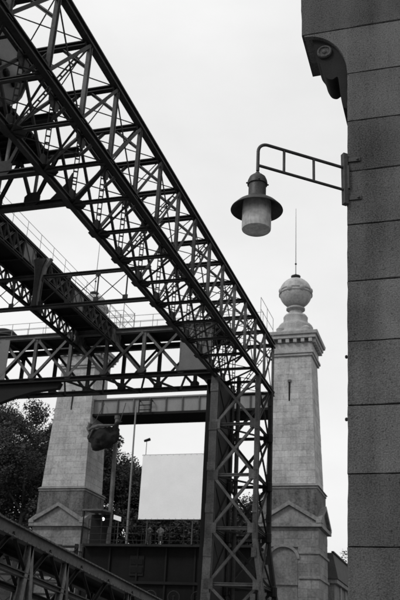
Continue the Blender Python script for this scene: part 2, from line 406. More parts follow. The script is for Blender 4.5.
mg = thing('lattice_girder', (-15, 36, ZB), 'great dark steel lattice box girder running overhead to the right tower', 'girder', 'main lattice girders')
box_truss(mg, XR, XL)

# ------------------------------------------------------------------ lattice column carrying it
YF, YB = 56.2, 60.4
def column(x0, x1, yf, yb, label):
    t = thing('lattice_column', ((x0+x1)/2, (yf+yb)/2, -EYE), label, 'column', 'lattice columns of the lift frame')
    flare = 1.5
    for x, s in ((x0, -1), (x1, 1)):
        for y in (yf, yb):
            wz = .56 if s < 0 else .3
            fl = flare if s > 0 else .2
            MB().extr(I_prof(wz, .42, .09), (x, y, 8.2), (x, y, ZB), (0, 1, 0)).build('post', 'steel_grey' if y == yf else 'steel', t)
            MB().extr(I_prof(wz, .42, .09), (x + s*fl, y, -EYE), (x, y, 8.2), (0, 1, 0)).build('leg', 'steel_grey' if y == yf else 'steel', t)
            MB().box(x + s*fl - .6, x + s*fl + .6, y - .6, y + .6, -EYE, -EYE + .35).build('footing', 'trim_stone', t)
            for k in range(7):
                zz = 1.5 + k*2.9
                MB().box(x - wz/2 - .02, x + wz/2 + .02, y - .26, y - .225, zz - .3, zz + .3).build('splice_plate', 'steel_grey' if y == yf else 'steel', t)
    zs = [ZB - .1 - 3.62*k for k in range(7)]
    for k in range(6):
        za, zb = zs[k], max(zs[k+1], -EYE + .3)
        ex = lambda z: max(0, (8.2 - z) / 9.8)
        XA = lambda z: x0 + .1 - .2*ex(z); XB = lambda z: x1 - .1 + flare*ex(z)
        for y, m in ((yf, 'steel_grey'), (yb, 'steel')):
            off = -.1
            member('brace', (XA(za), y+off, za), (XB(zb), y+off, zb), L_prof(.18, .2, .04), m, t, (0, 1, 0))
            member('brace', (XA(zb), y+off+.12, zb), (XB(za), y+off+.12, za), L_prof(.18, .2, .04), m, t, (0, 1, 0))
            member('rail', (XA(zb), y, zb), (XB(zb), y, zb), I_prof(.2, .3 if k > 3 else .2, .04), m, t)
            MB().box(XA(zb)-.2, XA(zb)+.42, y-.23, y-.19, zb-.34, zb+.34).build('gusset_plate', m, t); MB().box(XB(zb)-.38, XB(zb)+.12, y-.23, y-.19, zb-.32, zb+.32).build('gusset_plate', m, t)
        for X in (XA, XB):
            member('brace', (X(za), yf, za), (X(zb), yb, zb), L_prof(.14, .14, .03), 'steel', t)
            member('brace', (X(zb)+.05, yf, zb), (X(za)+.05, yb, za), L_prof(.14, .14, .03), 'steel', t)
            member('rail', (X(zb), yf, zb), (X(zb), yb, zb), I_prof(.16, .16, .03), 'steel', t)
            MB().lathe((X(zb)+.15, yb-.45, zb-.1), [(.05, -.38), (.26, -.3), (.26, .3), (.05, .38)], 8).build('bearing', 'steel_dark', t)
        member('plan_brace', (XA(zb), yf, zb), (XB(zb), yb, zb), L_prof(.14, .14, .03), 'steel', t)
    rv = MB()
    for zz in [1.5 + 2.9*k for k in range(7)] + [z for z in zs[1:6]]:
        for X_, n_ in ((x0, 4), (x1, 2)):
            e_ = max(0, (8.2 - zz) / 9.8) * (flare if X_ == x1 else -.2)
            for a_ in range(n_):
                for b_ in (-.24, -.12, 0, .12, .24):
                    rv.lathe((X_ + e_ - .09*(n_-1)/2 + .09*a_*1.0, yf - .262, zz + b_), [(.026, -.01), (.022, .012), (.01, .018)], 6, axis=(0, -1, 0))
    ro = rv.build('rivets', 'steel_grey', t); ro['kind'] = 'stuff'
    MB().box(x0-.12, x0+.12, yf+.3, yb-.3, -EYE, ZB).build('guide_plate', 'steel_dark', t)
    MB().box(x0-.62, x0-.34, yf-.1, yf+.25, -EYE, ZB-.3).build('guide_rail', 'steel_dark', t)
    # screw spindle and its guides inside
    MB().tube((x0+1.2, (yf+yb)/2, -EYE), (x0+1.2, (yf+yb)/2, ZB+.5), .16, n=12).build('spindle', 'steel', t)
    return t
column(-16.75, XR, YF, YB, 'dark lattice steel column standing in front of the right stone tower')

# ------------------------------------------------------------------ far portal truss between the columns
pt = thing('portal_truss', (-27, 58, 20.2), 'deep steel cross truss with crossed braces joining the columns at the far end', 'truss')
XA, XB = -41.0, XL
for y, m in ((56, 'steel_grey'), (59.6, 'steel')):
    for z, h in ((23.8, .4), (20.1, .34)):
        MB().extr(I_prof(.4, h, .06), (XA, y, z), (XB, y, z)).build('chord', m if z > 22 else 'steel', pt)
    xs = [-19.45 - 3.08*k for k in range(8)]
    for k, x in enumerate(xs):
        member('post', (x, y, 20.25), (x, y, 23.65), I_prof(.26, .24, .04), m, pt, (0, 1, 0))
        gusset((x, y-.05, 23.5), (0, 1, 0), .36, m, pt, .03, .8, ax=(1, 0, 0)); gusset((x, y-.05, 20.4), (0, 1, 0), .36, m, pt, .03, .8, ax=(1, 0, 0))
        if k < 7 and not (k == 6):
            member('diagonal', (x-.1, y-.08, 23.55), (xs[k+1]+.1, y-.08, 20.35), L_prof(.2, .3, .04), m, pt, (0, 1, 0))
            member('diagonal', (x-.1, y+.08, 20.35), (xs[k+1]+.1, y+.08, 23.55), L_prof(.2, .3, .04), m, pt, (0, 1, 0))
for a, b in ((-19.4, -17.0), (-38.6, -34.1)):
    MB().box(a, b, 55.78, 55.83, 20.27, 23.6).build('web_plate', 'steel_plate', pt)
for k in range(13):
    x = -19 - 1.65*k
    if k % 2 == 0: member('lacing_bar', (x, 56, 20.0), (x-1.65, 59.6, 20.0), L_prof(.14, .14, .03), 'steel', pt)
    else: member('lacing_bar', (x, 59.6, 20.0), (x-1.65, 56, 20.0), L_prof(.14, .14, .03), 'steel', pt)
for k in range(8):
    member('cross_strut', (xs[k], 56, 23.9), (xs[k], 59.6, 23.9), I_prof(.2, .2, .04), 'steel', pt)
MB().box(XA, XL-.2, 56.6, 59.3, 24.05, 24.12).build('walkway_deck', 'steel_dark', pt)
# curved haunch where the left column takes the truss
hp = [(-41, 19.9), (-29.3, 19.9), (-29.5, 19.45), (-31.4, 19.3), (-33, 18.95), (-35, 18.3), (-36.6, 17.3), (-37.4, 16.0), (-41, 16.0)]
MB().poly([(x, 56.1, z) for x, z in hp], (0, .5, 0)).build('haunch', 'steel_dark', pt)
hp = [(-16.9, 19.92), (-18.2, 19.92), (-17.7, 19.6), (-17.3, 19.1), (-17.15, 18.4), (-16.9, 18.4)]
MB().poly([(x, 56.1, z) for x, z in hp], (0, .3, 0)).build('haunch', 'steel', pt)
def railing(t, a, b, n, h=1.1, r=.018, m='wire', mids=(.5,)):
    a = Vector(a); b = Vector(b); up = Vector((0, 0, h))
    for f in (1.0,) + tuple(mids): MB().tube(a + up*f, b + up*f, r, n=5).build('handrail' if f == 1 else 'midrail', m, t)
    for i in range(n+1):
        p = a + (b-a)*(i/n); MB().tube(p, p+up, r*1.1, n=5).build('baluster', m, t)
railing(pt, (-40.5, 56.3, 24.1), (-17.5, 56.3, 24.1), 15, 1.1, .022)
railing(pt, (-40.5, 59.2, 24.1), (-14, 59.2, 24.1), 18, 1.9, .02)
railing(pt, (-13.5, 56.3, 24.05), (-13.5, 60.6, 24.05), 2, 1.9, .02)
cg = thing('pipe_cage', tuple(at(112, 332, 57.5)), 'thin pale pipe cage standing on the far walkway beside the half hidden globe', 'guard rail')
xa, xb = at(98, 330, 57.5).x, at(126, 330, 57.5).x; zc = 24.13
for x in (xa, (xa+xb)/2, xb):
    for y in (56.7, 59.0): MB().tube((x, y, zc), (x, y, zc+2.5), .03, n=6).build('upright', 'wire', cg)
for k in range(4):
    z = zc + .55 + .62*k
    for y in (56.7, 59.0): MB().tube((xa, y, z), (xb, y, z), .022, n=5).build('rail', 'wire', cg)
    for x in (xa, (xa+xb)/2, xb): MB().tube((x, 56.7, z), (x, 59.0, z), .022, n=5).build('rail', 'wire', cg)
for x in (xa, xb): MB().tube((x, 56.7, zc+.1), (x, 59.0, zc+2.4), .02, n=5).build('brace', 'wire', cg)
# small domed motor house on the walkway at the left
dm = thing('motor_dome', tuple(at(6, 336, 57.6)), 'small dark domed motor cover on the far walkway at the left edge', 'machine cover')
c0 = at(4, 336, 57.8); c0.z = 24.13
MB().lathe(c0, [(1.35, 0), (1.35, .45), (1.2, .8), (.85, 1.12), (.4, 1.3), (.02, 1.36)], 20).build('hood', 'steel_dark', dm, smooth=True)
MB().lathe(c0 + Vector((0, 0, .4)), [(1.34, 0), (1.43, .02), (1.43, .12), (1.34, .14)], 20).build('rim', 'steel_grey', dm)

# ------------------------------------------------------------------ central walkway girder
wg = thing('walkway_girder', (-26.5, 34, 22.6), 'narrow overhead walkway girder with lattice sides and thin railing', 'walkway')
WX0, WX1, WZ, WB, WY0, WY1 = -28.2, -25.0, 24.15, 22.7, 10.0, 57.4
MB().box(WX0-.1, WX1+.1, WY0, WY1, WZ, WZ+.1).build('deck', 'steel_dark', wg)
for x in (WX0, WX1):
    for z in (WZ-.12, WB): MB().extr(I_prof(.22, .22, .05), (x, WY0, z), (x, WY1, z)).build('chord', 'steel' , wg)
    nb = 40; d = (WY1-WY0)/nb
    for i in range(nb+1):
        y = WY0 + i*d
        member('post', (x, y, WB), (x, y, WZ-.15), I_prof(.14, .14, .03), 'steel', wg, (0, 1, 0))
        if i < nb:
            member('diagonal', (x-.03, y, WB), (x-.03, y+d, WZ-.15), L_prof(.12, .12, .025), 'steel_grey', wg)
            member('diagonal', (x+.05, y, WZ-.15), (x+.05, y+d, WB), L_prof(.12, .12, .025), 'steel_grey', wg)
            gusset((x, y, WB+.08), (1, 0, 0), .24, 'steel', wg, .04)
            if x == WX0: gusset((x, y, WZ-.2), (1, 0, 0), .24, 'steel', wg, .04)
    for y in (31.0, 41.6, 49, 56.2):
        MB().box(x-.04, x+.06, y-.75, y+.75, WB+.1, WZ-.2).build('web_plate', 'steel_plate', wg)
for x in (WX0, WX1): railing(wg, (x, WY0, WZ+.1), (x, WY1, WZ+.1), 26, 1.15, .016, mids=(.55,))
for i in range(0, 41, 2):
    y = WY0 + i*d; member('floor_beam', (WX0, y, WZ-.1), (WX1, y, WZ-.1), I_prof(.14, .2, .03), 'steel', wg)
MB().tube((-26.0, WY0, 23.7), (-26.0, WY1, 23.7), .14, n=10).build('drive_shaft', 'steel', wg)

# ------------------------------------------------------------------ light cross truss (middle)
ct = thing('light_cross_truss', (-25, 41.6, 19.6), 'slender cross truss of thin crossed rods between girder and walkway', 'truss')
for z, m in ((21.68, .2), (19.62, .22)): MB().extr(I_prof(m, m, .04), (-41, 41.6, z), (XL, 41.6, z)).build('chord', 'steel', ct)
xs = [-18.15 - 1.88*k for k in range(12)]
for k, x in enumerate(xs):
    MB().tube((x, 41.6, 19.7), (x, 41.6, 21.6), .045, n=6).build('post', 'steel', ct)
    for z in (21.5, 19.85): MB().box(x-.16, x+.16, 41.48, 41.52, z-.13, z+.13).build('gusset_plate', 'steel', ct)
    if k < 11:
        MB().tube((x, 41.58, 19.8), (xs[k+1], 41.58, 21.5), .028, n=5).build('tie_rod', 'steel', ct)
        MB().tube((x, 41.64, 21.5), (xs[k+1], 41.64, 19.8), .028, n=5).build('tie_rod', 'steel', ct)
# flared brackets that carry the walkway on it
for x in (-24.05, -29.1):
    pr = [(-.62, 22.85), (.75, 22.85), (.42, 22.3), (.26, 21.5), (.2, 20.4), (.24, 19.7), (-.24, 19.7), (-.2, 20.6), (-.24, 21.6), (-.35, 22.3)]
    MB().poly([(x+p, 41.42, z) for p, z in pr], (0, .3, 0)).build('bracket', 'steel_plate', ct)
    MB().poly([(x+p*.6, 41.3, z-.05) for p, z in pr], (0, .12, 0)).build('bracket_rib', 'steel', ct)

# ------------------------------------------------------------------ near cross girder with plated platform
nc = thing('platform_cross_girder', (-25, 30, 20), 'heavy dark cross girder with plated platform at the upper left', 'girder')
for y in (28.2, 31.0):
    MB().extr(I_prof(.34, .3, .06), (-41, y, 20.05), (XL, y, 20.05)).build('chord', 'steel', nc)
    MB().extr(I_prof(.34, .4, .06), (-41, y, 22.85), (XL, y, 22.85)).build('chord', 'steel', nc)
    for k in range(7):
        x = -18.85 - 2.05*k
        gusset((x, y-.1, 20.35), (0, 1, 0), .42, 'steel', nc, .06, .9, ax=(1, 0, 0))
        for s in (-1, 1): member('diagonal', (x+s*.1, y, 20.3), (x+s*1.0, y, 22.7), I_prof(.16, .16, .03), 'steel', nc, (0, 1, 0))
        member('post', (x, y+.05, 20.3), (x, y+.05, 22.7), L_prof(.12, .12, .03), 'steel_grey', nc, (0, 1, 0))
MB().box(-41, -18.5, 26.9, 31.2, 23.08, 23.2).build('platform_plate', 'steel_dark', nc)
for k in range(9):
    y = 27.0 + k*.5; MB().box(-41, -18.5, y-.05, y+.05, 22.9, 23.078).build('joist', 'steel_dark', nc)
MB().poly([(XL-.15, 30.9, 20.2), (XL-.15, 30.9, 21.6), (XL-.45, 30.9, 21.0), (XL-1.2, 30.9, 20.2)], (0, .1, 0)).build('haunch', 'steel', nc)

# gear casing hung from the platform beside the girder
gc = thing('gear_casing', (-19, 25, 22), 'curved grey gear casing under the girder in the upper left corner', 'machine casing')
pf = []
for k in range(13):
    a = math.pi * k / 12; pf.append((25.2 + 1.7*math.cos(a), 24.2 - 2.3*math.sin(a)))
MB().poly([(-17.7, y, z) for y, z in pf] + [(-17.7, 23.5, 25.4), (-17.7, 26.9, 25.4)], (-.9, 0, 0)).build('casing', 'steel_plate', gc)
for x in (-17.66, -18.64):
    mb = MB()
    for a, b in zip(pf[:-1], pf[1:]): mb.bar((x, a[0], a[1]), (x, b[0], b[1]), .1, .16, (1, 0, 0))
    mb.build('rim_flange', 'steel_grey', gc)
for k in range(3):
    MB().lathe((-17.68, 24.6 + .7*k, 23.3), [(.2, 0), (.2, .12), (.08, .18)], 10, axis=(1, 0, 0)).build('shaft_end', 'steel', gc)
MB().box(-20.6, -17.5, 23.4, 27.0, 25.4, 25.55).build('seat_plate', 'steel_dark', gc)
for y in (23.7, 26.5): MB().bar((-16.8, y, 23.9), (-20.6, y, 23.9), .2, .3).build('bearer', 'steel', gc)

# ------------------------------------------------------------------ foreground gangway
gw = thing('gangway', (-13.6, 28, -EYE), 'dark sloping steel gangway crossing the lower left corner', 'gangway')
p0, p1 = at(0, 524, 23.1), at(150, 600, 36.8); dv = (p1-p0)
A, B = p0 - dv*.9, p0 + dv*1.6
for off in (0, -1.7):
    o = Vector((off, 0, 0))
    MB().extr(I_prof(.3, .42, .05), A+o, B+o).build('beam', 'steel_grey' if off == 0 else 'steel', gw)
    lo = Vector((0, 0, -1.15))
    MB().extr(I_prof(.2, .18, .04), A+o+lo, B+o+lo).build('bottom_chord', 'steel', gw)
    n = 26
    for i in range(n):
        q = A + (B-A)*(i/n) + o; q2 = A + (B-A)*((i+1)/n) + o
        member('diagonal', q + (lo if i % 2 else Vector()), q2 + (Vector() if i % 2 else lo), L_prof(.12, .12, .03), 'steel_dark', gw)  # near-black: the dark below the lit beam is painted in
rv = MB(); bd = (B-A).normalized(); nr = int((B-A).length/.32)
for i in range(nr):
    for dz_ in (-.15, .15):
        p = A + (B-A)*((i+.5)/nr) + Vector((.151 if abs(dz_) > .155 else .149, 0, dz_ + (.035 if dz_ > 0 else -.035)))
        rv.lathe(p, [(.03, -.004), (.026, .014), (.012, .022)], 6, axis=(1, 0, 0))
ro = rv.build('rivets', 'steel_grey', gw); ro['kind'] = 'stuff'
for f in (.12, .28, .42, .5, .68, .88):
    q = A + (B-A)*f
    for off in (0, -1.7):
        for s in (-.45, .45):
            MB().extr(I_prof(.2, .2, .04), q + Vector((off, 0, -.2)), Vector((q.x+off, q.y+s*2, -EYE)), (1, 0, 0)).build('leg', 'steel_grey', gw)
mb = MB(); q = Vector((-.85, 0, .1)); mb.bar(A+q, B+q, 1.7, .06); mb.build('deck', 'steel_dark', gw)

# lattice guard rails of the ship trough behind the gangway
tg = thing('trough_guard', (-28, 52, -EYE), 'low dark lattice guard rails behind the sloping gangway', 'barrier')
for zz, hh in ((7.0, .7), (5.2, .5), (4.0, .5)):
    for z in (zz, zz-hh): MB().bar((-40, 52, z), (-24.4, 52, z), .14, .14).build('chord', 'steel', tg)
    n = 22
    for i in range(n):
        x = -40 + 15.6*i/n; x2 = x + 15.6/n
        MB().bar((x, 52, zz-hh if i % 2 else zz), (x2, 52, zz if i % 2 else zz-hh), .08, .05).build('lacing_bar', 'steel', tg)
for k in range(6):
    x = -39.6 + 3.0*k; MB().extr(I_prof(.2, .2, .04), (x, 52.15, -EYE), (x, 52.15, 7.2), (0, 1, 0)).build('post', 'steel', tg)

# ------------------------------------------------------------------ upper gate between the towers, with a gallery on top
gt = thing('canal_gate', (-27, 77, -EYE), 'dark riveted steel gate wall between the stone towers', 'gate')
GZ = 10.25
for k in range(6):
    x = -35.2 + k*2.82
    MB().box(x+.02, x+2.8, 76.2 + .02*(k % 2), 77.4, -EYE, GZ).build('plate', 'gate_plate', gt)
    MB().box(x-.08, x+.08, 76.05, 76.18, -EYE, GZ).build('rib', 'steel_dark', gt)
for z in (7.1, 4.2, 1.2): MB().box(-35.3, -18.1, 75.95, 76.17, z-.12, z+.12).build('waler', 'steel_dark', gt)
h = MB().box(-30.3, -28.9, 76.1, 76.17, 7.7, 9.5).build('hatch', 'steel_dark', gt)
for z in (8.2, 8.95): MB().box(-30.2, -29.0, 76.04, 76.09, z-.25, z+.25).build('hatch_pane', 'gate_plate', gt)
MB().box(-35.0, -17.9, 75.4, 77.8, GZ, GZ+.22).build('gallery_deck', 'steel', gt)
for k in range(13):
    x = -34.6 + 1.38*k; MB().tube((x, 75.5, GZ+.22), (x, 75.5, GZ+2.5), .03, n=6).build('baluster', 'steel', gt)
for f in (.55, 1.15, 1.8, 2.5): MB().tube((-34.6, 75.5, GZ+f), (-18, 75.5, GZ+f), .03, n=6).build('handrail', 'steel', gt)

# low equipment under the gate
for k in range(3):
    pm = thing('valve_stand', (-27.6 + 2.2*k, 75, -EYE), ['valve stand with handwheel at the gate foot, nearest the left tower', 'middle valve stand with handwheel at the gate foot', 'valve stand with handwheel at the gate foot, nearest the steel column'][k], 'valve', 'valve stands below the gate')
    x = -27.6 + 2.2*k
    MB().box(x-.35, x+.35, 74.7, 75.3, -EYE, 4.6).build('pedestal', 'steel', pm, bevel=.05)
    MB().lathe((x, 75, 4.6), [(.3, 0), (.22, .25), (.12, .4), (.1, 1.2), (.16, 1.3), (.02, 1.4)], 12).build('stem', 'steel', pm, smooth=True)
    MB().path([(x+.55*math.cos(a*math.pi/8), 75, 5.8+.55*math.sin(a*math.pi/8)) for a in range(17)], .05, 6).build('handwheel', 'steel', pm)

# ------------------------------------------------------------------ screen, poles, lamps at the portal
sc = thing('white_screen', (-25.2, 74, GZ), 'large blank white projection screen beside the steel column', 'screen')
k_ = 75.6/72
q = [Vector((-28.05, 72, 12.08))*k_, Vector((-22.1, 72, 12.08))*k_, Vector((-22.1, 72, 17.9))*k_, Vector((-28.05, 72, 17.9))*k_]
mbs = MB(); nn = 40
for i in range(nn+1):
    for j in range(nn+1):
        x = q[0].x + (q[1].x-q[0].x)*i/nn; z = q[0].z + (q[2].z-q[0].z)*j/nn
        mbs.v.append(Vector((x, 75.2 + .012*noise.noise((x*.45, z*.8, 1)) + .006*noise.noise((x*2.6 + z*.8, z*.5, 4)), z)))
mbs.f = [[i*(nn+1)+j, (i+1)*(nn+1)+j, (i+1)*(nn+1)+j+1, i*(nn+1)+j+1] for i in range(nn) for j in range(nn)]
cv = mbs.build('canvas', 'canvas', sc, smooth=True)
x0, x1, z0, z1 = q[0].x, q[1].x, q[0].z, q[2].z
for z in (z0, z1): MB().tube((x0-.05, 75.26, z), (x1+.05, 75.26, z), .05, n=8).build('batten', 'steel_grey', sc)
for x in (x0+.9, x1-.9): MB().tube((x, 75.35, GZ+.2), (x, 75.35, z1), .06, n=8).build('mast', 'steel_grey', sc)
for i in range(11):
    x = x0 + .15 + (x1-x0-.3)*i/10
    for z in (z0, z1): MB().tube((x, 75.16, z + (.07 if z == z0 else -.07)), (x, 75.3, z), .02, n=5).build('lacing', 'steel_grey', sc)
for f in (.34, .67): MB().box(x0, x1, 75.275, 75.29, z0 + (z1-z0)*f - .03, z0 + (z1-z0)*f + .03).build('seam_tape', 'canvas', sc)
xl = x0 + .25
sl = thing('spotlight', (xl, 75.3, z1), 'tiny spotlight on a thin stalk on top of the white screen', 'spotlight')
MB().tube((xl, 75.3, z1), (xl, 75.3, z1+1.5), .03, n=6).build('stalk', 'steel_dark', sl)
MB().tube((xl-.25, 75.3, z1+1.42), (xl+.35, 75.2, z1+1.55), .12, .16, n=8).build('lamp_head', 'steel_dark', sl)
po = thing('steel_pole', (-33.1, 76.5, GZ), 'thick steel pole hanging below the lintel beside the dark bundle', 'pole')
a_, b_ = at(117.5, 416, 78.5), at(108, 545, 77.6)
MB().tube(b_, a_, .22, n=12).build('shaft', 'steel_grey', po, smooth=True); MB().lathe(b_, [(.4, -.1), (.4, .06), (.24, .12)], 12).build('base_plate', 'steel_grey', po)
MB().lathe(a_, [(.24, -.4), (.3, -.3), (.3, 0)], 12).build('collar', 'steel_grey', po)
fp = thing('flag_pole', (-31.2, 76.5, GZ), 'thin pale pole between the dark bundle and the white screen', 'pole')
a_, b_ = at(136, 407, 77.3), at(126, 546, 76.4)
MB().tube(b_, a_, .1, .08, n=10).build('shaft', 'girder_paint', fp, smooth=True); MB().lathe(b_, [(.25, -.1), (.25, .05), (.11, .1)], 10).build('base_plate', 'steel_grey', fp)
lf = thing('ladder_frame', tuple(at(142, 408, 77.4)), 'small open steel ladder frame fixed to the lintel face', 'ladder')
a_, b_ = at(136.5, 398, 77.6), at(148, 407, 77.6)
for x in (a_.x, b_.x): MB().bar((x, 78.5, b_.z-.3), (x, 78.5, a_.z+.1), .1, .1).build('stile', 'steel_dark', lf)
for z in (a_.z, (a_.z+b_.z)/2, b_.z): MB().bar((a_.x, 78.5, z), (b_.x, 78.5, z), .08, .08).build('rung', 'steel_dark', lf)
for x in (a_.x, b_.x): MB().bar((x, 78.5, a_.z), (x, 78.95, a_.z), .08, .08).build('bracket', 'steel_dark', lf)

# porch with a lit globe against the left tower
pc = thing('gate_porch', (-34.6, 76, GZ), 'small dark canopy porch at the foot of the left tower', 'porch')
c_ = at(96, 513, 76.6)
MB().poly([(c_.x-.9, 75.2, c_.z), (c_.x+1.2, 75.2, c_.z), (c_.x+1.2, 77.9, c_.z+.2), (c_.x-.9, 77.9, c_.z+.2)], (0, 0, .14)).build('canopy', 'steel_grey', pc)
for x in (c_.x-.8, c_.x+1.1): MB().bar((x, 75.6, GZ+.22), (x, 75.6, c_.z), .1, .1).build('post', 'steel_dark', pc)
MB().box(c_.x-.85, c_.x+1.1, 77.5, 77.7, GZ+.22, c_.z).build('door_panel', 'steel_dark', pc)
gl = thing('globe_lamp', tuple(at(103, 519, 75.8)), 'small lit white globe lamp under the porch canopy', 'lamp')
c2 = at(103, 519, 75.8)
MB().lathe(c2, [(.15*math.sin(math.pi*i/8)+.001, -.15*math.cos(math.pi*i/8)) for i in range(9)], 12).build('globe', 'lit_globe', gl, smooth=True)
MB().tube(c2 + Vector((0, 0, .14)), (c2.x, c2.y, c_.z), .02, n=6).build('stem', 'steel_dark', gl)
sg = thing('sign_board', tuple(at(117, 521, 75.4)), 'small pale blank sign board tilted beside the thick pole', 'sign')
c3 = at(117, 517, 75.4)
MB().poly([c3 + Vector(v) for v in ((-.35, 0, .22), (.42, 0, .0), (.42, 0, -.42), (-.35, 0, -.2))], (0, .05, 0)).build('board', 'canvas', sg)
MB().tube((c3.x+.15, 75.5, GZ+.2), (c3.x+.15, 75.5, c3.z), .035, n=6).build('post', 'steel_grey', sg)

# hanging bundle
hb = thing('hanging_bundle', tuple(at(104, 452, 76.5)), 'dark lumpy bundle with tied ragged ends slung below the lintel', 'bundle')
c4 = at(104, 436, 76.5)
mb = MB(); nu, nv = 48, 32
for i in range(nv+1):
    th = math.pi*i/nv
    for k in range(nu):
        ph = 2*math.pi*k/nu
        d = Vector((math.sin(th)*math.cos(ph), math.sin(th)*math.sin(ph), math.cos(th)))
        rr = 1 + .28*noise.noise(d*1.7 + Vector((3, 1, 2))) + .1*noise.noise(d*5) + .035*math.sin(ph*11 + 3*d.z) * math.sin(th)
        zz = d.z*1.02; 
        if zz > .55: zz = .55 + (zz-.55)*.25
        mb.v.append(c4 + Vector((d.x*1.5, d.y*1.0, zz*1.25 - .1 + .18*d.x)) * rr * 1.0)
mb.f = [[i*nu+k, i*nu+(k+1) % nu, (i+1)*nu+(k+1) % nu, (i+1)*nu+k] for i in range(nv) for k in range(nu)]
mb.build('sack', 'sack', hb, smooth=True)
for pts, r, m in (([(-1.3, -.3, .3), (-1.65, -.4, .75), (-1.5, -.4, 1.15), (-1.75, -.3, 1.35)], [.28, .2, .22, .08], 'sack_edge'),
                  ([(-1.4, -.2, .6), (-1.8, -.1, .95), (-2.0, -.1, .9)], [.2, .16, .05], 'sack'),
                  ([(1.1, -.2, .5), (1.3, -.3, 1.0), (1.55, -.3, 1.25), (1.95, -.3, 1.35)], [.35, .25, .22, .05], 'sack'),
                  ([(1.2, -.2, .2), (1.5, -.2, .5), (1.5, -.2, -.3)], [.3, .2, .06], 'sack'),
                  ([(-1.5, -.6, .5), (-.9, -1.0, .62), (-.2, -1.05, .8), (.6, -.95, .8), (1.2, -.5, .95)], [.1, .15, .17, .15, .1], 'sack_edge'),
                  ([(-1.4, -.5, -.3), (-.95, -.95, .3), (-.5, -.9, .85)], [.07, .1, .08], 'sack_edge')):
    MB().path([c4 + Vector(p) for p in pts], r, 8).build('strap' if len(pts) == 5 else 'tied_end', m, hb, smooth=True)
for dx, tx in ((-1.5, -1.9), (1.35, 1.6)):
    MB().path([c4 + Vector((dx, -.2, 1.0)), Vector((c4.x+tx*.8, c4.y+.9, (c4.z+25)/2)), Vector((c4.x+tx*.7, 78.75, 25.3))], .04, 6).build('rope', 'rope', hb)

# two people at the gallery rail
def person(px, label, top, pose):
    x = at(px, 540, 76.0).x; zf = GZ + .22; y = 75.95
    t = thing('person', (x, y, zf), label, 'person', 'people on the gate gallery')
    me = bpy.data.meshes.new('body'); z = lambda h: h
    J = [((0, 0, .92), .15), ((0, -.02, 1.12), .14), ((0, -.06, 1.38), .16), ((0, -.08, 1.5), .07), ((0, -.1, 1.6), .08), ((0, -.11, 1.72), .085),
         ((-.2, -.06, 1.4), .065), ((-.32, -.16, 1.16), .05), ((-.2, -.38, 1.1 + pose), .04), ((-.16, -.45, 1.1 + pose), .035),
         ((.2, -.06, 1.4), .065), ((.32, -.16, 1.16), .05), ((.2, -.38, 1.12), .04), ((.16, -.45, 1.12), .035),
         ((-.1, 0, .85), .1), ((-.11, -.03, .48), .07), ((-.11, 0, .08), .05), ((-.11, -.14, .04), .04),
         ((.1, 0, .85), .1), ((.12, .02, .48), .07), ((.12, .05, .08), .05), ((.12, -.09, .04), .04)]
    E = [(0, 1), (1, 2), (2, 3), (3, 4), (4, 5), (2, 6), (6, 7), (7, 8), (8, 9), (2, 10), (10, 11), (11, 12), (12, 13), (0, 14), (14, 15), (15, 16), (16, 17), (0, 18), (18, 19), (19, 20), (20, 21)]
    me.from_pydata([j[0] for j in J], E, [])
    o = bpy.data.objects.new('body', me); C.objects.link(o); o.parent = t
    sk = o.modifiers.new('skin', 'SKIN'); o.modifiers.new('sub', 'SUBSURF').levels = 1
    o.modifiers['sub'].render_levels = 1
    for i, j in enumerate(J): me.skin_vertices[0].data[i].radius = (j[1], j[1])
    me.skin_vertices[0].data[0].use_root = True
    me.materials.append(MATS['skin'])
    base = Vector((x, y, zf))
    def cloth(name, prof, m, n=14, sy=.72):
        mb = MB().lathe((0, 0, 0), prof, n)
        mb.v = [Vector((v.x, v.y*sy - .03, v.z)) + base for v in mb.v]; return mb.build(name, m, t, smooth=True)
    cloth('jacket', [(.2, .82), (.21, .95), (.19, 1.12), (.22, 1.32), (.2, 1.43), (.09, 1.5)], top)
    for s in (-1, 1):
        MB().path([base + Vector(v) for v in ((s*.19, -.06, 1.41), (s*.33, -.16, 1.16), (s*.21, -.37, 1.11 + (pose if s < 0 else .02)))], [.09, .075, .06], 8).build('sleeve', top, t, smooth=True)
        MB().path([base + Vector(v) for v in ((s*.1, 0, .9), (s*.115, -.01, .48), (s*.115, .02, .08))], [.12, .095, .08], 8).build('trouser_leg', 'cloth_dark', t, smooth=True)
    MB().lathe(base + Vector((0, -.085, 1.66)), [(.1, 0), (.108, .06), (.09, .12), (.05, .16), (.01, .17)], 12).build('hair', 'hair', t, smooth=True)
    return t
person(149.5, 'person in dark jacket leaning on the gallery rail, nearer the thin pole', 'cloth_dark', .1)
person(160.5, 'person in lighter top leaning on the gallery rail below the screen middle', 'cloth_light', 0)

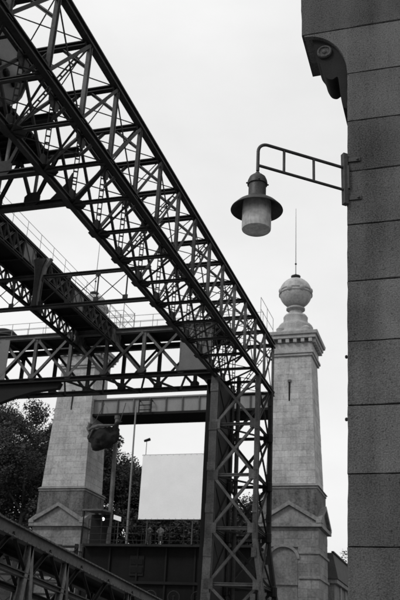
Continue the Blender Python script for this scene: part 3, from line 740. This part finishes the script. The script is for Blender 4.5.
# ------------------------------------------------------------------ wing building beyond the right tower
wb = thing('gatehouse_wing', (-14, 96, -EYE), 'low stone wing with dark eaves seen between tower and near wall', 'building')
def wz(y): return 10.35
MB().box(-22, -12.45, 84.5, 118, -EYE, 8.2).build('wall', 'base_stone', wb)
MB().box(-22.3, -12.1, 84.2, 118.3, 8.2, 8.6).build('cornice', 'base_trim', wb, bevel=.04)
MB().poly([(-12.0, 84, 8.604), (-12.0, 118.5, 8.604), (-12.5, 118.5, 11.0), (-12.5, 84, 11.0)], (-6, 0, 0)).build('roof', 'roofing', wb)
MB().box(-12.62, -12.38, 84, 118.5, 11.0, 11.16).build('ridge_capping', 'steel_dark', wb)
for k in range(9):
    y = 86.5 + 3.5*k
    for zc in (4.6,):
        wn = MB().poly([(-12.460, y-.7, zc-1.6), (-12.460, y+.7, zc-1.6)] + [(-12.460, y+.7*math.cos(a*math.pi/8), zc+1.4+.7*math.sin(a*math.pi/8)) for a in range(9)], (.05, 0, 0)).build('window', 'pane', wb)
        MB().box(-12.440, -12.300, y-.85, y+.85, zc-1.8, zc-1.6).build('sill', 'base_trim', wb)
        for z in (zc-.4, zc+.7): MB().box(-12.405, -12.370, y-.7, y+.7, z-.04, z+.04).build('glazing_bar', 'base_trim', wb)
    MB().box(-12.450, -12.320, y+1.3, y+2.2, -EYE, 8.18).build('pilaster', 'base_stone', wb)

# ------------------------------------------------------------------ trees
def tree(loc, h, r, label, m='leaf', n=5200, group='trees on the embankment', seed=1, s=.34):
    rn = random.Random(seed); loc = Vector(loc)
    t = thing('tree', loc, label, 'tree', group)
    mb = MB(); top = loc + Vector((rn.uniform(-.4, .4), 0, h*.78))
    mb.path([loc - Vector((0, 0, .5)), loc + Vector((.1, 0, h*.25)), loc + Vector((-.15, .1, h*.5)), top], [h*.028, h*.022, h*.014, h*.004], 8)
    tips = []
    for k in range(13):
        f = rn.uniform(.26, .75); a = rn.uniform(0, 6.28); L_ = r*rn.uniform(.6, .95)*(1.15 - .5*abs(f-.45))
        b0 = loc + Vector((0, 0, h*f)); b1 = b0 + Vector((math.cos(a)*L_*.6, math.sin(a)*L_*.6, h*.08)); b2 = b0 + Vector((math.cos(a)*L_, math.sin(a)*L_, h*.2*rn.uniform(.5, 1.2)))
        mb.path([b0, b1, b2], [h*.01, h*.006, h*.002], 5); tips += [b1, b2, (b1+b2)/2]
    mb.build('trunk', 'bark', t)
    clumps = [(p + Vector((rn.gauss(0, .5), rn.gauss(0, .5), rn.gauss(.3, .5))), r*rn.uniform(.2, .36)) for p in tips]
    clumps += [(loc + Vector((rn.gauss(0, r*.35), rn.gauss(0, r*.35), h*rn.uniform(.5, .93))), r*rn.uniform(.2, .33)) for _ in range(14)]
    lb = MB(); per = n // len(clumps)
    for c, cr in clumps:
        for _ in range(per):
            d = Vector((rn.gauss(0, 1), rn.gauss(0, 1), rn.gauss(0, .8))); d = d.normalized() * cr * (rn.random() ** .45)
            p = c + d; u = Vector((rn.gauss(0, 1), rn.gauss(0, 1), rn.gauss(0, .6))).normalized(); v = u.orthogonal().normalized()
            q = s * rn.uniform(.5, 1.5)
            lb.add([p - u*q*.6, p + v*q*.38, p + u*q*.6, p - v*q*.38], [(0, 1, 2, 3)])
    me = bpy.data.meshes.new('crown'); me.from_pydata([p - loc for p in lb.v], [], lb.f); me.materials.append(MATS[m])
    o = bpy.data.objects.new('crown', me); C.objects.link(o); o.parent = t
    return t
def tree_at(px, py, Y, r, label, m='leaf', seed=1, n=23000, s=.24):
    p = at(px, py, Y); zb = hill_z(p.x, Y); tree((p.x, Y, zb), (p.z - zb)/.97, r, label, m, n, seed=seed, s=s)
TR = [(-14, 402, 100, 6.5, 'tall tree cut by the left picture edge beyond the gangway', 'leaf'),
      (14, 403, 104, 6.0, 'tall dense tree left of the left tower with sky showing through its top', 'leaf'),
      (40, 408, 112, 6.0, 'tall tree close behind the left stone tower', 'leaf'),
      (2, 446, 96, 5.5, 'lower dark tree in front of the tall ones at the left edge', 'leaf_dark'),
      (30, 452, 97, 5.0, 'lower dark tree beside the foot of the left tower', 'leaf_dark'),
      (106, 446, 112, 5.5, 'tree rising behind the thick pole', 'leaf_dark'),
      (122, 458, 114, 5.5, 'tree between the thick pole and the thin pale pole', 'leaf_dark'),
      (143, 474, 112, 5.5, 'tree behind the left edge of the white screen', 'leaf_dark'),
      (168, 492, 110, 5.5, 'tree behind the middle of the white screen', 'leaf_dark'),
      (192, 500, 110, 5.5, 'tree behind the right edge of the white screen', 'leaf_dark'),
      (228, 508, 112, 5.5, 'tree seen through the braces of the lattice column', 'leaf_dark'),
      (250, 520, 114, 5.0, 'low tree behind the right half of the lattice column', 'leaf_dark')]
for i, (px, py, Y, r, lb_, m) in enumerate(TR): tree_at(px, py, Y, r, lb_, m, seed=20+i)
def shrub(px, py, Y, r, label, seed):
    rn = random.Random(seed); p = at(px, py, Y); zb = hill_z(p.x, Y); loc = Vector((p.x, Y, zb)); h = p.z - zb
    t = thing('shrub', loc, label, 'shrub', 'shrubs along the embankment crest')
    mb = MB()
    for k in range(7):
        a = k*.9; mb.path([loc - Vector((0, 0, .3)), loc + Vector((math.cos(a)*r*.3, math.sin(a)*r*.3, h*.4)), loc + Vector((math.cos(a)*r*.6, math.sin(a)*r*.6, h*.75))], [.09, .06, .02], 5)
    mb.build('stem', 'bark', t)
    lb = MB()
    for _ in range(26):
        c = loc + Vector((rn.uniform(-r, r)*.8, rn.uniform(-r, r)*.6, h*rn.uniform(.02, .85))); cr = r*rn.uniform(.25, .42)
        for _ in range(150):
            d = Vector((rn.gauss(0, 1), rn.gauss(0, 1), rn.gauss(0, .8))).normalized() * cr * (rn.random() ** .45)
            q = c + d; u = Vector((rn.gauss(0, 1), rn.gauss(0, 1), rn.gauss(0, .6))).normalized(); v = u.orthogonal().normalized(); z = .36*rn.uniform(.6, 1.3)
            lb.add([q - u*z*.6, q + v*z*.38, q + u*z*.6, q - v*z*.38], [(0, 1, 2, 3)])
    me = bpy.data.meshes.new('foliage'); me.from_pydata([p_ - loc for p_ in lb.v], [], lb.f); me.materials.append(MATS['leaf_dark'])
    o = bpy.data.objects.new('foliage', me); C.objects.link(o); o.parent = t
SH = [(98, 508, 'shrub in the gap between left tower and porch canopy'), (112, 503, 'shrub behind the porch and the thick pole'), (127, 506, 'shrub at the foot of the thin pale pole'),
      (143, 512, 'shrub below the left corner of the white screen'), (158, 514, 'shrub behind the two people at the rail'), (174, 513, 'shrub below the middle of the white screen'),
      (190, 515, 'shrub below the right corner of the white screen'), (208, 514, 'shrub behind the thick left post of the lattice column'), (226, 512, 'shrub seen through the lower left braces of the lattice column'), (244, 514, 'shrub seen through the lower right braces of the lattice column'), (258, 516, 'shrub squeezed between lattice column and right tower')]
for i, (px, py, lb_) in enumerate(SH): shrub(px, py, 103 + (i % 3)*1.6, 2.6, lb_, 100+i)
tree_at(340, 562, 122, 2.6, 'small ragged tree above the low wing roof by the near wall', 'leaf_dark', seed=60, n=1800)

# ------------------------------------------------------------------ near dark stone wall at the right
nw = thing('dark_stone_building', (1.5, 9, -EYE), 'near dark ashlar building corner filling the right edge', 'building')
YW = 7.0
def ex_(z): return -.823 - .0214*(5.684 - z)
MB().poly([(ex_(-EYE)+.06, YW+.05, -EYE), (4.5, YW+.05, -EYE), (4.5, YW+.05, 8.4), (-1.2, YW+.05, 8.4), (-1.2, YW+.05, 6.3), (ex_(5.65)+.06, YW+.05, 6.3)], (0, .36, 0)).build('core', 'dark_mortar', nw)
MB().poly([(ex_(-EYE)+.06, YW+.41, -EYE), (4.5, YW+.41, -EYE), (4.5, YW+.41, 5.6), (ex_(5.6)+.06, YW+.41, 5.6)], (0, 5.5, 0)).build('core', 'dark_mortar', nw)
def rough_block(pts, dep, name='stone_block', m='dark_stone', amp=.0055, seed=0):
    """a dressed block: polygon front (x, z) with worn, slightly wavy arrises"""
    P = []
    n = len(pts)
    for i in range(n):
        a = Vector((pts[i][0], 0, pts[i][1])); b = Vector((pts[(i+1) % n][0], 0, pts[(i+1) % n][1]))
        k = max(1, int((b-a).length / .07))
        for q in range(k): P.append(a + (b-a)*(q/k))
    c = sum(P, Vector()) / len(P)
    out, ins = [], []
    for p in P:
        w_ = noise.noise((p.x*7, seed, p.z*7)) + .7*noise.noise((p.x*19, seed+5, p.z*19))
        d = (c - p).normalized()
        out.append(p + d * amp * (.5 + w_)); ins.append(p + d * (amp*(1.6 + 1.6*w_) + .002))
    m_ = len(P)
    mb = MB()
    yo = YW + .006*noise.noise((seed*3.1, 0, 0))
    vs = [Vector((p.x, yo + .010, p.z)) for p in out] + [Vector((p.x, yo, p.z)) for p in ins] + [Vector((p.x, YW+dep, p.z)) for p in out]
    fs = [[m_+i for i in range(m_)], [2*m_+i for i in range(m_)][::-1]]
    for i in range(m_):
        j = (i+1) % m_; fs += [(i, j, m_+j, m_+i), (2*m_+i, 2*m_+j, j, i)]
    mb.add(vs, fs); return mb.build(name, m, nw)
JZ = [5.672 - .5885*k for k in range(13)]
for k in range(12):
    z1, z0 = JZ[k], max(JZ[k+1], -EYE)
    if z0 >= z1: break
    cuts = [None, .42, 1.75, 3.1, 4.5] if k % 2 else [None, .95, 2.3, 3.6, 4.5]
    for i in range(4):
        a0, a1 = (ex_(z0), ex_(z1)) if i == 0 else (cuts[i], cuts[i])
        g_ = .002
        rough_block([(a0 + (g_ if i else 0), z0+g_), (cuts[i+1]-g_, z0+g_), (cuts[i+1]-g_, z1-g_), (a1 + (g_ if i else 0), z1-g_)], .30, seed=k*7+i+1)
# side (return) face blocks
for k in range(12):
    z1, z0 = JZ[k], max(JZ[k+1], -EYE)
    for i, (ya, yb) in enumerate(((7.31, 8.6), (8.6, 10), (10, 11.4), (11.4, 12.9))):
        x = ex_((z0+z1)/2)
        MB().box(x+.0, x+.25, ya+.005, yb-.005, z0+.005, z1-.005).build('stone_block', 'dark_stone', nw, bevel=.008)
# corbel stone: hollow curve out to the overhanging course
cur = []
for k in range(11):
    a = math.pi/2 * k/10
    cur.append((-.824 - .44*(1-math.cos(a)), 5.70 + .545*math.sin(a)))
rough_block([(.9, 5.676), (.9, 6.262), (-1.268, 6.262)] + cur[::-1] + [(-.824, 5.676)], .44, 'corbel_stone', amp=.002, seed=91)
rough_block([(.908, 5.676), (4.5, 5.676), (4.5, 6.262), (.908, 6.262)], .44, seed=92)
rough_block([(-1.295, 6.27), (.3, 6.27), (.3, 6.98), (-1.31, 6.98)], .7, seed=93); rough_block([(.308, 6.27), (4.5, 6.27), (4.5, 6.98), (.308, 6.98)], .5, seed=94)
rough_block([(-1.31, 6.988), (1.2, 6.988), (1.2, 7.7), (-1.31, 7.7)], .5, seed=95); rough_block([(1.208, 6.988), (4.5, 6.988), (4.5, 7.7), (1.208, 7.7)], .5, seed=96)
# scroll bracket under the overhang, with a round rosette
pf = [(-.83, 6.26), (-1.16, 6.26), (-1.175, 6.18), (-1.165, 6.08), (-1.14, 5.96), (-1.1, 5.88), (-1.075, 5.78), (-1.035, 5.70), (-.98, 5.675), (-.93, 5.70), (-.915, 5.62), (-.9, 5.45), (-.875, 5.3), (-.83, 5.28)]
def smooth_prof(p, n=5):
    out = [p[0]]
    for i in range(1, len(p)-2):
        a, b, c, d = [Vector((q[0], q[1])) for q in (p[i-1], p[i], p[i+1], p[i+2])]
        for k in range(n):
            t = k/n; q = .5*((2*b) + (c-a)*t + (2*a-5*b+4*c-d)*t*t + (3*b-a-3*c+d)*t**3); out.append((q.x, q.y))
    return out + [p[-2], p[-1]]
pf = smooth_prof(pf)
sb = MB().poly([(x, YW+.055, z) for x, z in pf], (0, .34, 0)).build('scroll_bracket', 'shaded_stone', nw, smooth=True)
rc = Vector((-1.058, YW+.05, 6.035))
MB().lathe(rc, [(.078, 0), (.078, .02), (.07, .028), (.058, .028), (.054, .016), (.026, .016), (.022, .026), (.008, .03)], 24, axis=(0, -1, 0)).build('rosette', 'dark_stone', sb, smooth=True)
# two small iron pegs on the arris
for py in (351, 414.5):
    p = at(346, py, YW); p.x = ex_(p.z)
    MB().lathe(Vector((p.x+.03, YW+.15, p.z)), [(.008, 0), (.008, .045), (.016, .047), (.018, .06), (.01, .068)], 8, axis=(-1, -.0, 0)).build('iron_peg', 'lamp_iron', nw)

# ------------------------------------------------------------------ wall lamp on the corner
cz = 4.415; cx = ex_(cz)
u = Vector((-math.sin(R(50)), -math.cos(R(50)), 0)); K = Vector((cx, YW, 0)); side = Vector((0, 0, 1)).cross(u)
wl = thing('wall_lamp', (cx, YW, 4.1), 'old dark iron street lamp on a ladder-shaped bracket fixed to the wall corner', 'lamp')
def on(t, z, s=0): return K + u*t + side*s + Vector((0, 0, z))
MB().bar(on(.025, 4.12), on(.025, 4.69), .05, .055, side).build('mounting_plate', 'lamp_iron', wl, bevel=.004)
for zz in (4.62, 4.19):
    MB().box(cx-.02, cx+.135, YW-.014, YW+.004, zz-.024, zz+.024).build('strap', 'lamp_iron', wl, bevel=.003)
    MB().box(cx-.02, cx-.002, YW-.01, YW+.14, zz-.024, zz+.024).build('strap', 'lamp_iron', wl, bevel=.003)
    MB().lathe((cx+.108, YW-.012, zz), [(.014, 0), (.014, .01), (.005, .014)], 8, axis=(0, -1, 0)).build('bolt', 'lamp_iron', wl)
MB().box(cx+.0, cx+.028, YW-.03, YW+.002, 4.29, 4.55).build('cable_box', 'lamp_iron', wl, bevel=.004)
E_ = .962; ZU, ZL = 4.53, 4.28
rad = .1
pts = [on(.03, ZU), on(.3, ZU), on(.6, ZU), on(E_-rad, ZU)]
pts += [on(E_-rad+rad*math.sin(a*math.pi/16), ZU-rad+rad*math.cos(a*math.pi/16)) for a in range(1, 9)]
pts += [on(E_, ZL+.05), on(E_, ZL-.06)]
MB().path(pts, .0155, 10).build('top_rail', 'lamp_iron', wl, smooth=True)
MB().tube(on(.03, ZL), on(E_, ZL), .0145, n=10).build('bottom_rail', 'lamp_iron', wl, smooth=True)
for t_ in (.37, .69): MB().tube(on(t_, ZL), on(t_, ZU), .013, n=10).build('rung', 'lamp_iron', wl, smooth=True)
lp = on(E_, 0); zt = ZL - .10
MB().lathe((lp.x, lp.y, 0), [(.012, zt+.03), (.02, zt+.02), (.022, zt-.005), (.014, zt-.012)], 14).build('hanger', 'lamp_iron', wl, smooth=True)
MB().lathe((lp.x, lp.y, 0), [(.014, zt-.004), (.05, zt-.012), (.074, zt-.035), (.088, zt-.07), (.092, zt-.092), (.092, zt-.112), (.08, zt-.116), (.08, zt-.235), (.09, zt-.255), (.1, zt-.27)], 32).build('lamp_body', 'lamp_iron', wl, smooth=True)
MB().lathe((lp.x, lp.y, 0), [(.098, zt-.262), (.13, zt-.278), (.185, zt-.318), (.232, zt-.368), (.236, zt-.378), (.23, zt-.382), (.18, zt-.335), (.12, zt-.295), (.09, zt-.28)], 48).build('shade', 'lamp_iron', wl, smooth=True)
MB().lathe((lp.x, lp.y, 0), [(.128, zt-.3), (.131, zt-.37), (.131, zt-.565), (.128, zt-.577), (.12, zt-.583), (.001, zt-.587)], 40).build('glass', 'lamp_glass', wl, smooth=True)
for a in range(4):
    d = Vector((math.cos(a*1.57+.4), math.sin(a*1.57+.4), 0)); p = Vector((lp.x, lp.y, zt-.1)) + d*.09
    MB().lathe(p, [(.008, 0), (.008, .012), (.003, .015)], 8, axis=d).build('bolt', 'lamp_iron', wl)

# ------------------------------------------------------------------ thin haze over the far things
hz = bpy.data.materials.new('haze'); hz.use_nodes = True; ht_ = hz.node_tree; ht_.nodes.clear()
pv = ht_.nodes.new('ShaderNodeVolumePrincipled'); om = ht_.nodes.new('ShaderNodeOutputMaterial')
pv.inputs['Color'].default_value = (.9, .9, .9, 1); pv.inputs['Density'].default_value = .0006
ht_.links.new(pv.outputs[0], om.inputs['Volume'])
USE_HAZE = False
if USE_HAZE:
    MATS['haze'] = hz
    ho = MB().box(-1600, 1600, -400, 3100, -EYE-1, 60).build('haze', 'haze'); ho['kind'] = 'stuff'
